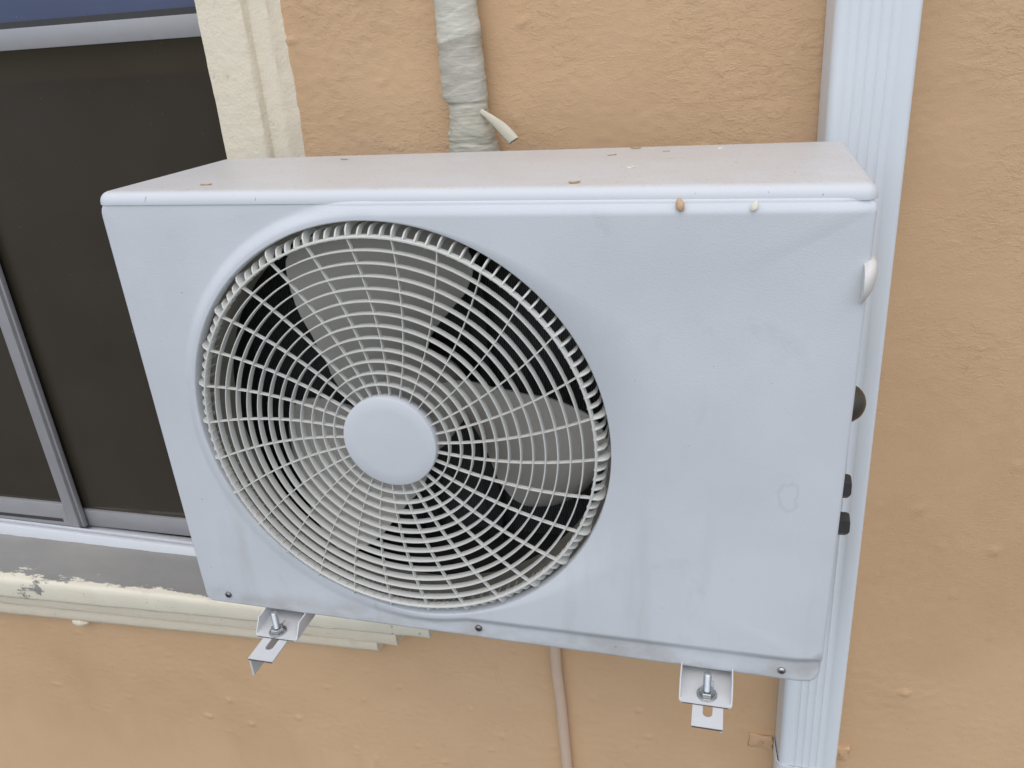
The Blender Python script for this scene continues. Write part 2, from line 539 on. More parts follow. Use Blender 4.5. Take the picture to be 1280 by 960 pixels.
# sill: sheared slightly, as it slopes in the photograph
def sx(x):
    return (x + 0.86) / 1.04
def sweep_x(name, prof, x0, x1, m, parent, n=160, amp=0.0009):
    """prof: (y, z, rise) rise = climb of that vertex over 1.04 m"""
    bm = bmesh.new()
    rings = []
    for i in range(n + 1):
        x = x0 + (x1 - x0) * i / n
        ring = []
        for k, (y, z, r) in enumerate(prof):
            q = Vector((x * 22, k * 1.3, z * 20 + y * 9))
            d = noise.noise(q) * amp * 1.6 + noise.noise(q * 3.3) * amp * 0.7
            e = noise.noise(q + Vector((4, 4, 9))) * amp
            ring.append((x, y + e, z + r * sx(x) + d))
        rings.append(ring)
    add_rings(bm, rings)
    return finish(name, bm, m, parent, 50)
sill = sweep_x('sill', [(0.46, -0.272, 0.0), (0.435, -0.279, -0.002), (0.415, -0.288, 0.002), (0.395, -0.298, 0.007), (0.375, -0.308, 0.013), (0.358, -0.316, 0.019), (0.345, -0.322, 0.023), (0.338, -0.3235, 0.025), (0.3335, -0.3255, 0.026), (0.3305, -0.331, 0.027), (0.3300, -0.340, 0.028),
                        (0.3305, -0.372, 0.043), (0.3325, -0.380, 0.046), (0.338, -0.3835, 0.047), (0.40, -0.386, 0.047), (0.425, -0.386, 0.047)], -1.55, 0.172, SILL, window, 260)
sweep_x('sill_moulding', [(0.425, -0.3875, 0.047), (0.356, -0.3875, 0.047), (0.3535, -0.392, 0.046), (0.3535, -0.415, 0.040), (0.357, -0.4215, 0.038), (0.37, -0.424, 0.038), (0.424, -0.424, 0.038)], -1.54, 0.09, CREAM, sill)
sweep_x('sill_moulding', [(0.4235, -0.4255, 0.038), (0.377, -0.4255, 0.038), (0.3735, -0.430, 0.039), (0.374, -0.462, 0.046), (0.378, -0.472, 0.048), (0.39, -0.478, 0.049), (0.423, -0.480, 0.049)], -1.53, 0.035, CREAM, sill)
# dried plaster drip under the sill
pt = px(101, 776, 1, 0.385)
bm = bmesh.new()
bmesh.ops.create_icosphere(bm, subdivisions=3, radius=1, matrix=Matrix.Translation(pt) @ Matrix.Diagonal((0.021, 0.011, 0.012, 1)))
for v in bm.verts:
    v.co += noise.noise_vector(v.co * 70) * 0.003
finish('plaster_drip', bm, CREAM, sill, 80)

# sliding window: white track, grey aluminium sashes, dark glass
bm = bmesh.new()
add_box(bm, (-1.345, 0.4265, -0.300), (-0.077, 0.437, -0.2575), 0.002, 2)
add_box(bm, (-1.345, 0.4372, -0.300), (-0.077, 0.480, -0.2720), 0.001, 1)
add_box(bm, (-1.345, 0.4440, -0.2719), (-0.077, 0.4465, -0.2560))
track = finish('bottom_track', bm, WHITEFR, window, 40)
for i in range(len(track.data.vertices)):
    v = track.data.vertices[i]
    v.co.z += (-0.010) * (v.co.x + 0.9) / 0.5 if v.co.x < -0.35 else -0.011
def sash(x0, x1, yf, z0, z1, rail, stile_w, kink=0.0):
    s = bpy.data.objects.new('sash', None)
    s.location = ((x0 + x1) / 2, yf, z0)
    link(s, window)
    return s
def bar(name, a, b, m, bev=0.0015):
    return box(name, a, b, m, window, bev, 2)
# front sash (left) with its closing stile
bar('stile', (-0.7225, 0.448, -0.262), (-0.6955, 0.466, 0.7205), ALU)
bar('stile_lip', (-0.6953, 0.4545, -0.262), (-0.6885, 0.4655, 0.7205), ALU, 0.001)
bar('bottom_rail', (-1.335, 0.4485, -0.262), (-0.7227, 0.4655, -0.200), ALU)
bar('rail_groove_shade', (-1.335, 0.4475, -0.246), (-0.735, 0.4484, -0.238), ALUD, 0.0)  # dark strip laid on the rail for the shade in its groove
bar('pane', (-1.335, 0.4570, -0.1998), (-0.7228, 0.4600, 0.7205), GLASS, 0.0)
# rear sash (right)
bar('bottom_rail', (-0.700, 0.4690, -0.266), (-0.0768, 0.4850, -0.224), ALU)
bar('pane', (-0.700, 0.4760, -0.2238), (-0.0768, 0.4790, 0.7205), GLASS, 0.0)
# transom bar with the blue pane above it
bar('transom_bar', (-1.335, 0.4440, 0.7210), (-0.0768, 0.4860, 0.7540), ALU)
bar('transom_dark_gap', (-1.335, 0.4560, 0.7542), (-0.0768, 0.4850, 0.7640), ALUD, 0.0)  # dark strip standing in for the shaded gap above the bar
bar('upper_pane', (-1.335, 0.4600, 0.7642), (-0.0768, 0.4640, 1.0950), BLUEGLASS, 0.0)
# near-black sheet standing in for the room's darkness behind the panes
bar('room_dark_sheet', (-1.355, 0.500, -0.33), (-0.066, 0.505, 1.097), DARK, 0.0)

# ------------------------------------------------------------------ air conditioner
W, H, D = 0.80, 0.563, 0.262
FC = (0.3165, 0.282)
ac = thing('air_conditioner', 'white outdoor air conditioner unit with a round fan grille on the wall', 'air conditioner', (W / 2, D / 2, 0))

# top cover
bm = bmesh.new()
add_box(bm, (-0.0065, 0.0018, H - 0.060), (W + 0.0072, D, H))
es = [e for e in bm.edges if not all(v.co.z < H - 0.03 for v in e.verts)]
bmesh.ops.bevel(bm, geom=es, offset=0.0125, segments=6, profile=0.5, affect='EDGES')
low = [v for v in bm.verts if v.co.z < H - 0.03]
for v in low:
    v.co.z = H - 0.0140
bot = [f for f in bm.faces if all(v.co.z < H - 0.0138 for v in f.verts)]
bmesh.ops.delete(bm, geom=bot, context='FACES_ONLY')
geo = bm.faces[:]
bmesh.ops.solidify(bm, geom=geo, thickness=0.0015)
for v in bm.verts:                            # the lid rides up a little at its left front corner
    v.co.z += 0.0045 * (1 - v.co.x / W) * (1 - max(0.0, v.co.y) / D)
finish('top_cover', bm, CABTOP, ac, 50)

# front panel: raised face in the shape of a D round the fan, sheet bent round at the rim
PX0, PX1, PZ0, PZ1 = -0.0055, 0.8062, -0.003, H - 0.0110
HOLE = 0.2530
RAISE = 0.0072
def sd_raised(x, z):
    """signed distance-like field, negative inside the raised face"""
    dc = math.hypot(x - FC[0], z - FC[1]) - 0.2725
    zt, zb = 0.5540, 0.0175
    dr = max(z - zt, zb - z, FC[0] - x)
    return min(dc, dr)
def smooth01(t):
    t = max(0.0, min(1.0, t))
    return t * t * (3 - 2 * t)
def face_y(x, z):
    g_ = sd_raised(x, z)
    ang = math.degrees(math.atan2(z - FC[1], x - FC[0])) % 360
    k = 1 - 0.75 * smooth01((ang - 165) / 50) * (1 - smooth01((ang - 250) / 25))
    return 0.0030 - RAISE * k * smooth01(-g_ / 0.015) + 0.0060 * max(0.0, (x - 0.768) / 0.036) ** 2
RC = 0.012      # corner radius of the outline
def inset_sd(x, z):
    """distance inside the rounded outline"""
    cx, cz = (PX0 + PX1) / 2, (PZ0 + PZ1) / 2
    qx = abs(x - cx) - ((PX1 - PX0) / 2 - RC)
    qz = abs(z - cz) - ((PZ1 - PZ0) / 2 - RC)
    return -(math.hypot(max(qx, 0), max(qz, 0)) + min(max(qx, qz), 0) - RC)
def solve_r(fn, a, r0, r1):
    """radius along angle a where increasing fn crosses 0"""
    lo, hi = r0, r1
    for _ in range(32):
        m_ = (lo + hi) / 2
        if fn(FC[0] + m_ * math.cos(a), FC[1] + m_ * math.sin(a)) > 0:
            hi = m_
        else:
            lo = m_
    return (lo + hi) / 2
angs = [2 * math.pi * i / 300 for i in range(300)]
for cxx in (PX0 + 0.003, PX1 - 0.003):
    for czz in (PZ0 + 0.003, PZ1 - 0.003):
        a0 = math.atan2(czz - FC[1], cxx - FC[0]) % (2 * math.pi)
        angs += [(a0 + k * 0.006) % (2 * math.pi) for k in range(-6, 7)]
a1 = math.atan2(PZ1 - FC[1], PX1 - FC[0])
a2 = math.atan2(FC[1] - PZ0, PX1 - FC[0])
angs += [a1 * k / 24 + 0.0007 for k in range(24)] + [-a2 * k / 24 - 0.0007 for k in range(1, 24)]
angs = sorted({round(a % (2 * math.pi), 5) for a in angs})
RB = 0.0045
bm = bmesh.new()
rings = []
for a in angs:
    ca, sa = math.cos(a), math.sin(a)
    rin = solve_r(lambda x, z: -(inset_sd(x, z) - RB), a, HOLE, 0.9)
    rad = []
    for k in range(11):                       # across the slope of the raised face
        lv = -0.0165 + 0.0175 * k / 10
        rad.append(min(solve_r(lambda x, z: sd_raised(x, z) - lv, a, HOLE + 0.0005, 0.9), rin))
    mids = [HOLE, HOLE + 0.0012] + [HOLE + 0.0012 + (max(rad[0], HOLE + 0.0014) - HOLE - 0.0012) * k / 5 for k in range(1, 5)]
    rr = mids + rad + [rad[-1] + (rin - rad[-1]) * k / 3 for k in range(1, 4)]
    for k in range(1, len(rr)):
        rr[k] = max(rr[k], rr[k - 1] + 1e-5)
    ring = []
    for r in rr:
        x, z = FC[0] + r * ca, FC[1] + r * sa
        y = face_y(x, z)
        if r < HOLE + 0.0006:
            y += 0.0012
        ring.append((x, y, z))
    yb = ring[-1][1]
    for k in range(1, 6):                     # rolled rim
        t = math.pi / 2 * k / 5
        ins = RB * (1 - math.sin(t))
        r = solve_r(lambda x, z: -(inset_sd(x, z) - ins), a, HOLE, 0.95)
        ring.append((FC[0] + r * ca, yb + RB * (1 - math.cos(t)), FC[1] + r * sa))
    x, y, z = ring[-1]
    ring.append((x, max(0.030, y + 0.001), z))
    # inner lip of the fan opening
    x0 = [(FC[0] + (HOLE - 0.0005) * ca, 0.0120, FC[1] + (HOLE - 0.0005) * sa)]
    rings.append(x0 + ring)
add_rings(bm, rings, closed_u=False, caps=False, closed_v=True)
for v in bm.verts:                            # the lower flange deepens towards the right
    if v.co.z < 0.016:
        v.co.z -= 0.0070 * max(0.0, v.co.x) / 0.8 * (0.016 - v.co.z) / 0.016
    elif v.co.z > 0.5405:
        v.co.z += 0.0045 * (1 - v.co.x / W) * min(1.0, (v.co.z - 0.5405) / 0.010)
finish('front_panel', bm, CAB, ac, 60)

# cabinet sides, back, base, inner divider
box('side_panel', (-0.0040, 0.0305, 0.003), (-0.0025, D - 0.003, H - 0.017), CAB, ac)
box('side_panel', (0.8010, 0.0305, 0.003), (0.8025, D - 0.003, H - 0.017), CAB, ac)
box('base_pan', (-0.0039, 0.0310, 0.0005), (0.8024, D - 0.002, 0.0028), INNER, ac)  # dark colour puts the cabinet floor in shade
box('dark_side_sheet', (-0.0024, 0.0306, 0.0029), (-0.0012, D - 0.004, H - 0.018), INNER, ac)  # dark sheet added to make the cabinet interior look shaded
box('divider', (0.590, 0.035, 0.003), (0.5915, 0.233, H - 0.02), INNER, ac)
box('rear_panel', (0.592, 0.2555, 0.003), (0.8008, 0.2575, H - 0.017), CAB, ac)
coil = box('condenser_coil', (-0.0010, 0.228, 0.0035), (0.5895, 0.252, H - 0.018), COIL, ac)
# bell mouth behind the opening
bm = bmesh.new()
revolve(bm, [(0.2523, 0.0090), (0.2516, 0.0170), (0.2496, 0.0235), (0.2465, 0.0275), (0.2445, 0.034), (0.2440, 0.045), (0.2440, 0.064), (0.2450, 0.064), (0.2462, 0.05), (0.2470, 0.036), (0.2522, 0.026), (0.2530, 0.0150)], FC, 180)
finish('fan_shroud', bm, SHROUD, ac, 50)
box('partition', (0.0055, 0.1185, 0.0035), (0.045, 0.1200, H - 0.018), INNER, ac)

# screws along the lower edge
for sxp, syp, m in ((285, 744, SCREW), (598, 786, SCREW), (977, 839, ZINC)):
    p = px(sxp, syp, 1, 0.001)
    bm = bmesh.new()
    revolve(bm, [(0.0001, -0.0005), (0.0022, -0.0003), (0.0042, 0.0007), (0.0047, 0.0021), (0.0047, 0.0045), (0.0001, 0.0045)], (p.x, p.z), 20)
    sc = finish('screw', bm, m, ac, 50)
    bm = bmesh.new()
    add_box(bm, (p.x - 0.0021, -0.00065, p.z - 0.0005), (p.x + 0.0021, -0.00015, p.z + 0.0005))
    add_box(bm, (p.x - 0.0005, -0.0007, p.z - 0.0021), (p.x + 0.0005, -0.0002, p.z + 0.0021))
    finish('cross_recess', bm, DARK, sc)

# fan grille
grille = bpy.data.objects.new('fan_grille', None)
grille.location = (FC[0], -0.008, FC[1])
link(grille, ac)
GY = -0.0095
for i in range(13):
    r = 0.0705 + i * 0.01392
    if i < 12:
        hw, dep = 0.00086, 0.0090
    else:
        hw, dep = 0.0014, 0.0100
    bm = bmesh.new()
    revolve(bm, [(r - hw * 0.55, GY), (r + hw * 0.55, GY), (r + hw, GY + 0.0009), (r + hw * 0.8, GY + dep), (r - hw * 0.8, GY + dep), (r - hw, GY + 0.0009)], FC, 144)
    finish('ring', bm, GRILLE, grille, 45)
def spoke_ang(r):
    return R(10.2) - R(57) * (0.2375 - r)
bm = bmesh.new()
rings = []
for k in range(15):
    r = 0.0555 + (0.2368 - 0.0555) * k / 14
    a = spoke_ang(r)
    t = Vector((-math.sin(a), 0, math.cos(a)))
    p = Vector((r * math.cos(a), 0, r * math.sin(a)))
    hw = 0.00068
    rings.append([p + t * u + Vector((0, y, 0)) for u, y in ((-hw * 0.6, GY + 0.0012), (hw * 0.6, GY + 0.0012), (hw, GY + 0.002), (hw * 0.8, GY + 0.0068), (-hw * 0.8, GY + 0.0068), (-hw, GY + 0.002))])
add_rings(bm, rings)
for v in bm.verts:
    v.co.x += FC[0]
    v.co.z += FC[1]
def about_axis(a):
    c = Vector((FC[0], 0, FC[1]))
    return Matrix.Translation(c) @ Matrix.Rotation(-a, 4, 'Y') @ Matrix.Translation(-c)
spoke0 = finish('spoke', bm, GRILLE, grille, 45)
base_inv = spoke0.matrix_parent_inverse.copy()
for k in range(1, 30):
    s = spoke0.copy()
    s.matrix_basis = about_axis(R(12 * k))
    scene.collection.objects.link(s)
# rim fins: every fourth one (at a spoke) is longer
def rim_fin(ro):
    bm = bmesh.new()
    prof = [(0.2355, GY + 0.0012), (0.2395, GY + 0.0006), (ro - 0.0055, GY + 0.0030), (ro - 0.0018, GY + 0.0072), (ro, GY + 0.0130), (ro, GY + 0.0330), (0.2458, GY + 0.0380), (0.2452, GY + 0.0220), (0.2435, GY + 0.0160), (0.2405, GY + 0.0120), (0.2358, GY + 0.0100)]
    a = R(10.2)
    t = Vector((-math.sin(a), 0, math.cos(a)))
    rings = []
    for u, sh in ((-0.0010, 0.0005), (-0.0006, 0), (0.0006, 0), (0.0010, 0.0005)):
        rings.append([Vector((FC[0] + r * math.cos(a), y + sh, FC[1] + r * math.sin(a))) + t * u for r, y in prof])
    add_rings(bm, rings)
    return finish('rim_fin', bm, GRILLE, grille, 40)
lf, sf = rim_fin(0.2516), rim_fin(0.2480)
for k in range(120):
    if k == 0:
        continue
    if k == 1:
        sf.matrix_basis = about_axis(R(3))
        continue
    s = (lf if k % 4 == 0 else sf).copy()
    s.matrix_basis = about_axis(R(3 * k))
    scene.collection.objects.link(s)
# hub cap
bm = bmesh.new()
revolve(bm, [(0.0001, -0.0145), (0.040, -0.0142), (0.0545, -0.0136), (0.0562, -0.0128), (0.0569, -0.0110), (0.0569, -0.0020), (0.0555, 0.0020), (0.0001, 0.0020)], FC, 120)
finish('hub_cap', bm, HUBCAP, grille, 40)

# fan
fan = bpy.data.objects.new('fan', None)
fan.location = (FC[0], 0.09, FC[1])
link(fan, ac)
bm = bmesh.new()
revolve(bm, [(0.0001, 0.048), (0.030, 0.049), (0.050, 0.054), (0.056, 0.062), (0.057, 0.125), (0.0001, 0.125)], FC, 64)
finish('fan_hub', bm, BLADE, fan, 40)
LEAD = [(0.05, 172), (0.07, 166), (0.09, 157), (0.12, 143), (0.15, 136), (0.18, 132), (0.21, 127), (0.232, 123), (0.2405, 118)]
TRAIL = [(0.05, 88), (0.07, 84), (0.09, 78), (0.12, 70), (0.15, 65), (0.18, 65), (0.20, 68), (0.22, 76), (0.232, 83), (0.2405, 92)]
def interp(tb, r):
    for (r0, a0), (r1, a1_) in zip(tb, tb[1:]):
        if r <= r1:
            return a0 + (a1_ - a0) * (r - r0) / (r1 - r0)
    return tb[-1][1]
bm = bmesh.new()
NR, NT = 26, 22
def blade_pt(i, j, th):
    r = 0.052 + (0.2405 - 0.052) * i / NR
    u = j / NT
    a = R(interp(LEAD, r) * (1 - u) + interp(TRAIL, r) * u)
    y = 0.046 + 0.070 * u ** 0.9 - 0.012 * math.sin(math.pi * u) + th
    return (FC[0] + r * math.cos(a), y, FC[1] + r * math.sin(a))
A = [[bm.verts.new(blade_pt(i, j, 0)) for j in range(NT + 1)] for i in range(NR + 1)]
B = [[bm.verts.new(blade_pt(i, j, 0.003)) for j in range(NT + 1)] for i in range(NR + 1)]
for i in range(NR):
    for j in range(NT):
        bm.faces.new((A[i][j], A[i][j + 1], A[i + 1][j + 1], A[i + 1][j]))
        bm.faces.new((B[i][j], B[i + 1][j], B[i + 1][j + 1], B[i][j + 1]))
for i in range(NR):
    bm.faces.new((A[i][0], A[i + 1][0], B[i + 1][0], B[i][0]))
    bm.faces.new((A[i][NT], B[i][NT], B[i + 1][NT], A[i + 1][NT]))
for j in range(NT):
    bm.faces.new((A[0][j], B[0][j], B[0][j + 1], A[0][j + 1]))
    bm.faces.new((A[NR][j], A[NR][j + 1], B[NR][j + 1], B[NR][j]))
blade0 = finish('blade', bm, BLADE, fan, 50)
for k in (1, 2):
    b = blade0.copy()
    b.matrix_basis = about_axis(R(120 * k))
    scene.collection.objects.link(b)
bm = bmesh.new()
revolve(bm, [(0.0001, 0.128), (0.042, 0.128), (0.048, 0.134), (0.048, 0.195), (0.0001, 0.195)], FC, 48)
finish('fan_motor', bm, DARK, ac, 40)
bm = bmesh.new()
for dx in (-0.05, 0.05):
    add_box(bm, (FC[0] + dx - 0.012, 0.196, 0.006), (FC[0] + dx + 0.012, 0.204, H - 0.02), 0.002, 1)
add_box(bm, (FC[0] - 0.037, 0.1962, FC[1] - 0.03), (FC[0] + 0.037, 0.2038, FC[1] + 0.03))
finish('motor_bracket', bm, DARK, ac)

# fittings on the right hand side
def hexcap(name, tip, rad, m, x0=0.7968):
    bm = bmesh.new()
    rings = []
    L = tip.x - x0
    for fx, fr in ((0, 0.55), (0.40, 0.55), (0.41, 0.98), (0.47, 1.0), (0.90, 1.0), (0.97, 0.93), (1.0, 0.80)):
        rings.append([(x0 + L * fx, tip.y + rad * fr * math.cos(2 * math.pi * (k + .3) / 6), tip.z + rad * fr * math.sin(2 * math.pi * (k + .3) / 6)) for k in range(6)])
    add_rings(bm, rings)
    return finish(name, bm, m, ac, 30)
hexcap('service_valve', px(1063, 608, 0, 0.838), 0.0155, VALVE)
hexcap('service_valve', px(1061, 655, 0, 0.838), 0.0150, VALVE)
p = px(1074, 504, 0, 0.826)
bm = bmesh.new()
rings = []
for k in range(9):
    t = math.pi / 2 * k / 8
    fx, fr = math.sin(t), math.cos(t)
    rings.append([(0.7968 + 0.036 * fx ** 0.7, p.y + 0.024 * max(fr, 0.03) * math.cos(2 * math.pi * q / 28), p.z + 0.024 * max(fr, 0.03) * math.sin(2 * math.pi * q / 28)) for q in range(28)])
add_rings(bm, rings)
finish('pipe_elbow', bm, BRASS, ac, 40)
# moulded grip cover
pt_ = px(1087, 318, 0, 0.800)
ctr = px(1094, 344, 0, 0.813)
bm = bmesh.new()
rings = []
for k in range(9):
    t = math.pi / 2 * k / 8
    fx, fr = math.sin(t), math.cos(t)
    rings.append([(0.8000 + 0.0125 * fx, ctr.y + 0.030 * (0.35 + 0.65 * fr) * math.copysign(abs(math.cos(2 * math.pi * q / 32)) ** 0.6, math.cos(2 * math.pi * q / 32)), ctr.z - 0.004 + (0.010 * fx) + 0.0205 * (0.22 + 0.78 * fr) * math.sin(2 * math.pi * q / 32)) for q in range(32)])
add_rings(bm, rings)
finish('grip_cover', bm, COVERP, ac, 40)

# feet under the unit: folded channels with a slot for the bolt
FOOT_Z = -0.0215
nutL = px(347.5, 789.5, 2, FOOT_Z)
nutR = px(883.5, 868.5, 2, FOOT_Z)
for x0, x1, yf, nut in ((0.0855, 0.1480, -0.0295, nutL), (0.6490, 0.7095, -0.0395, nutR)):
    bm = bmesh.new()
    rc = 0.004
    outer = [(x0, 0.27), (x0, yf + rc), (x0 + rc * .3, yf + rc * .3), (x0 + rc, yf), (x1 - rc, yf), (x1 - rc * .3, yf + rc * .3), (x1, yf + rc), (x1, 0.27)]
    plate(bm, outer, [slot(nut.x + 0.002, nut.y + 0.010, 0.011, 0.034)], lambda u, v, w: (u, v, FOOT_Z - w), 0.002)
    ft = finish('foot', bm, BRACK, ac)
    for xa, sgn in ((x0, 1), (x1, -1)):
        bm = bmesh.new()
        n = 5
        rings = []
        for y in (yf + 0.0035, 0.268):
            out, inn = [], []
            for k in range(n + 1):
                t = math.pi / 2 * k / n
                out.append((xa + sgn * (0.004 - 0.004 * math.sin(t)), y, FOOT_Z - 0.0019 + 0.004 - 0.004 * math.cos(t)))
                inn.append((xa + sgn * (0.004 - 0.0024 * math.sin(t)), y, FOOT_Z + 0.0001 + 0.0024 - 0.0024 * math.cos(t)))
            yt = y + 0.012 if y < 0 else y
            out.append((xa, yt, -0.0034))
            inn.append((xa + sgn * 0.0016, yt, -0.0034))
            rings.append(out + inn[::-1])
        add_rings(bm, rings)
        finish('flange', bm, BRACK, ft, 40)
    # worn cut edge along the front
    box('worn_edge', (x0 + 0.004, yf - 0.0004, FOOT_Z - 0.0019), (x1 - 0.004, yf - 0.00005, FOOT_Z - 0.0008), CUT, ft)

# ------------------------------------------------------------------ wall brackets
ARM_Z = FOOT_Z - 0.0022
def bracket(label, xl, xr, yf, nut, slot_y, mirror=False):
    t = thing('wall_bracket', label, 'bracket', ((xl + xr) / 2, WY, ARM_Z), 'steel brackets carrying the unit')
    bm = bmesh.new()
    xc = (xl + xr) / 2
    plate(bm, [(xl, yf), (xr, yf), (xr, 0.392), (xl, 0.392)], [slot(xc, slot_y, 0.011, 0.034), slot(xc, slot_y + 0.30, 0.011, 0.05)], lambda u, v, w: (u, v, ARM_Z - w), 0.0025)
    arm = finish('arm', bm, BRACK, t)
    box('cut_end', (xl + 0.0005, yf - 0.0005, ARM_Z - 0.0024), (xr - 0.0003, yf - 0.0001, ARM_Z - 0.0007), CUT, arm)
    bm = bmesh.new()
    xw = xr - 0.0025 if mirror else xl
    front = [(yf + 0.001, ARM_Z - 0.0060), (yf + 0.040, ARM_Z - 0.030)] if mirror else [(yf + 0.001, ARM_Z - 0.030)]
    plate(bm, [(yf + 0.001, ARM_Z - 0.0026)] + front + [(0.392, ARM_Z - 0.030), (0.392, ARM_Z - 0.0026)], [], lambda u, v, w: (xw + w, u, v), 0.0025)
    finish('web', bm, BRACK, arm)
    # wall plate and strut
    box('wall_plate', (xl - 0.002, 0.3925, -0.31), (xr + 0.004, 0.3955, ARM_Z + 0.003), BRACK, t, 0.0008, 1)
    bm = bmesh.new()
    a, b = Vector((xl + 0.0045, 0.13, ARM_Z - 0.028)), Vector((xl + 0.0045, 0.392, -0.28))
    d = (b - a).normalized()
    nn = Vector((0, -d.z, d.y)) * 0.012
    rings = [[p + nn + Vector((s_, 0, 0)) for s_ in (0, 0.003)] + [p - nn + Vector((s_, 0, 0)) for s_ in (0.003, 0)] for p in (a, b)]
    add_rings(bm, rings)
    finish('strut', bm, BRACK, t)
    for z in (-0.06, -0.27):
        bm = bmesh.new()
        revolve(bm, [(0.0001, 0.386), (0.007, 0.386), (0.0078, 0.388), (0.0078, 0.3924), (0.0001, 0.3924)], (xr - 0.009, z), 6)
        finish('wall_anchor', bm, ZINC, t)
    # bolt standing up through the foot
    def vlathe(name, prof, n, parent, m, ang=30):
        bm = bmesh.new()
        rings = [[(nut.x + r * math.cos(2 * math.pi * k / n), nut.y + r * math.sin(2 * math.pi * k / n), FOOT_Z + z) for k in range(n)] for r, z in prof]
        add_rings(bm, rings)
        return finish(name, bm, m, parent, ang)
    th = []
    z = 0.0072
    while z < 0.0315:
        th += [(0.0046, z), (0.0041, z + 0.0006)]
        z += 0.00125
    bolt = vlathe('bolt', [(0.0042, -0.012)] + th + [(0.0045, 0.0322), (0.0036, 0.0332)], 20, t, ZINC, 60)
    vlathe('washer', [(0.0118, 0.0002), (0.0118, 0.0014), (0.0112, 0.0017), (0.0050, 0.0017)], 32, t, ZINC)
    vlathe('nut', [(0.0086, 0.0018), (0.0092, 0.0026), (0.0092, 0.0072), (0.0084, 0.0080), (0.0047, 0.0082)], 6, t, ZINC)
bracket('white steel bracket under the fan end of the unit, beside the sill', 0.0985, 0.1340, -0.0690, nutL, -0.0330)
bracket('white steel bracket under the plain right end of the unit, near the downpipe', 0.6650, 0.6995, -0.0705, nutR, -0.0385, True)

# ------------------------------------------------------------------ white fluted downpipe
dp = thing('downpipe', 'white fluted rectangular downpipe fixed to the wall behind the unit', 'downpipe', (0.84, WY, GZ + 0.02))
def downpipe_prof():
    pts = []
    w, d = 0.0985, 0.062
    x0, yb, yf = 0.0, WY - 0.0025, WY - 0.0025 - d
    rc = 0.010
    pts.append((x0, yb))
    pts.append((x0 + 0.001, yb - 0.02))
    for k in range(7):
        t = math.pi / 2 * k / 6
        pts.append((x0 + 0.004 + rc - rc * math.cos(t), yf + rc - rc * math.sin(t)))
    n = 60
    for k in range(n + 1):
        u = 0.020 + 0.058 * k / n
        ph = 5 * k / n
        fr = ph % 1.0
        g_ = 0.0017 * math.sin(math.pi * fr) ** 0.7 if 0 < k < n else 0
        pts.append((x0 + u, yf + g_))
    for k in range(7):
        t = math.pi / 2 * k / 6
        pts.append((x0 + w - rc * 0.6 + rc * 0.6 * math.sin(t), yf + rc * 0.6 - rc * 0.6 * math.cos(t)))
    pts.append((x0 + w + 0.001, yb))
    return pts
DP = downpipe_prof()
def dpx(z):
    return 0.7965 - 0.0172 * z
bm = bmesh.new()
add_rings(bm, [[(dpx(z) + x, y, z) for x, y in DP] for z in (GZ + 0.02, -0.7, -0.4, 0.0, 0.4, 0.8, 1.4, 2.3)])
finish('pipe_body', bm, PIPEW, dp, 50)
zc = -0.536
bm = bmesh.new()
st = [(-0.0025, WY - 0.003), (-0.0022, WY - 0.02), (0.001, WY - 0.058), (0.006, WY - 0.065), (0.014, WY - 0.0672), (0.088, WY - 0.0672), (0.0955, WY - 0.0655), (0.1005, WY - 0.058), (0.1015, WY - 0.003)]
inn = [(x * 0.985 + 0.0008, y + 0.0018) for x, y in st]
rings = [[(dpx(zc) + x, y, z) for x, y in st] + [(dpx(zc) + x, y, z) for x, y in inn[::-1]] for z in (zc - 0.014, zc + 0.014)]
add_rings(bm, rings)
finish('strap', bm, PIPEW, dp, 40)
for xa, xb in ((-0.046, -0.004), (0.104, 0.128)):
    bm = bmesh.new()
    add_box(bm, (dpx(zc) + xa, WY - 0.007, zc - 0.020), (dpx(zc) + xb, WY + 0.004, zc + 0.012), 0.003, 2)
    bmesh.ops.subdivide_edges(bm, edges=bm.edges, cuts=2, use_grid_fill=True)
    for v in bm.verts:
        v.co += noise.noise_vector(v.co * 110) * 0.0045
    lug = finish('strap_lug', bm, STUCCO, dp, 180)
    bm = bmesh.new()
    cxm = dpx(zc) + (xa + xb) / 2
    revolve(bm, [(0.0001, WY - 0.011), (0.004, WY - 0.0105), (0.005, WY - 0.008), (0.005, WY - 0.002), (0.0001, WY - 0.002)], (cxm, zc - 0.004), 12)
    finish('screw_head', bm, STUCCOPART, lug, 40)

# ------------------------------------------------------------------ taped pipe bundle
tb = thing('insulated_pipe', 'grey taped pipe bundle running up the wall behind the unit', 'pipe', (0.322, 0.366, 0.2))
def lerp_tab(tab, z):
    if z <= tab[0][0]:
        return tab[0][1:]
    for p0, p1 in zip(tab, tab[1:]):
        if z <= p1[0]:
            t = (z - p0[0]) / (p1[0] - p0[0])
            t = smooth01(t)
            return [a + (b - a) * t for a, b in zip(p0[1:], p1[1:])]
    return tab[-1][1:]
TAB = [(0.20, 0.330, 0.036), (0.50, 0.326, 0.0365), (0.545, 0.3245, 0.0360), (0.565, 0.3230, 0.0335), (0.585, 0.3218, 0.0292), (0.600, 0.3212, 0.0272), (0.611, 0.3210, 0.0268),
       (0.616, 0.3190, 0.0300), (0.622, 0.3175, 0.0318), (0.640, 0.3170, 0.0314), (0.690, 0.3160, 0.0300), (0.745, 0.3150, 0.0286), (0.90, 0.3130, 0.0286), (2.2, 0.29, 0.0286)]
bm = bmesh.new()
rings = []
zz = frange(0.20, 0.50, 0.02) + frange(0.50, 0.78, 0.0014) + frange(0.78, 2.2, 0.05) + [2.2]
NS = 72
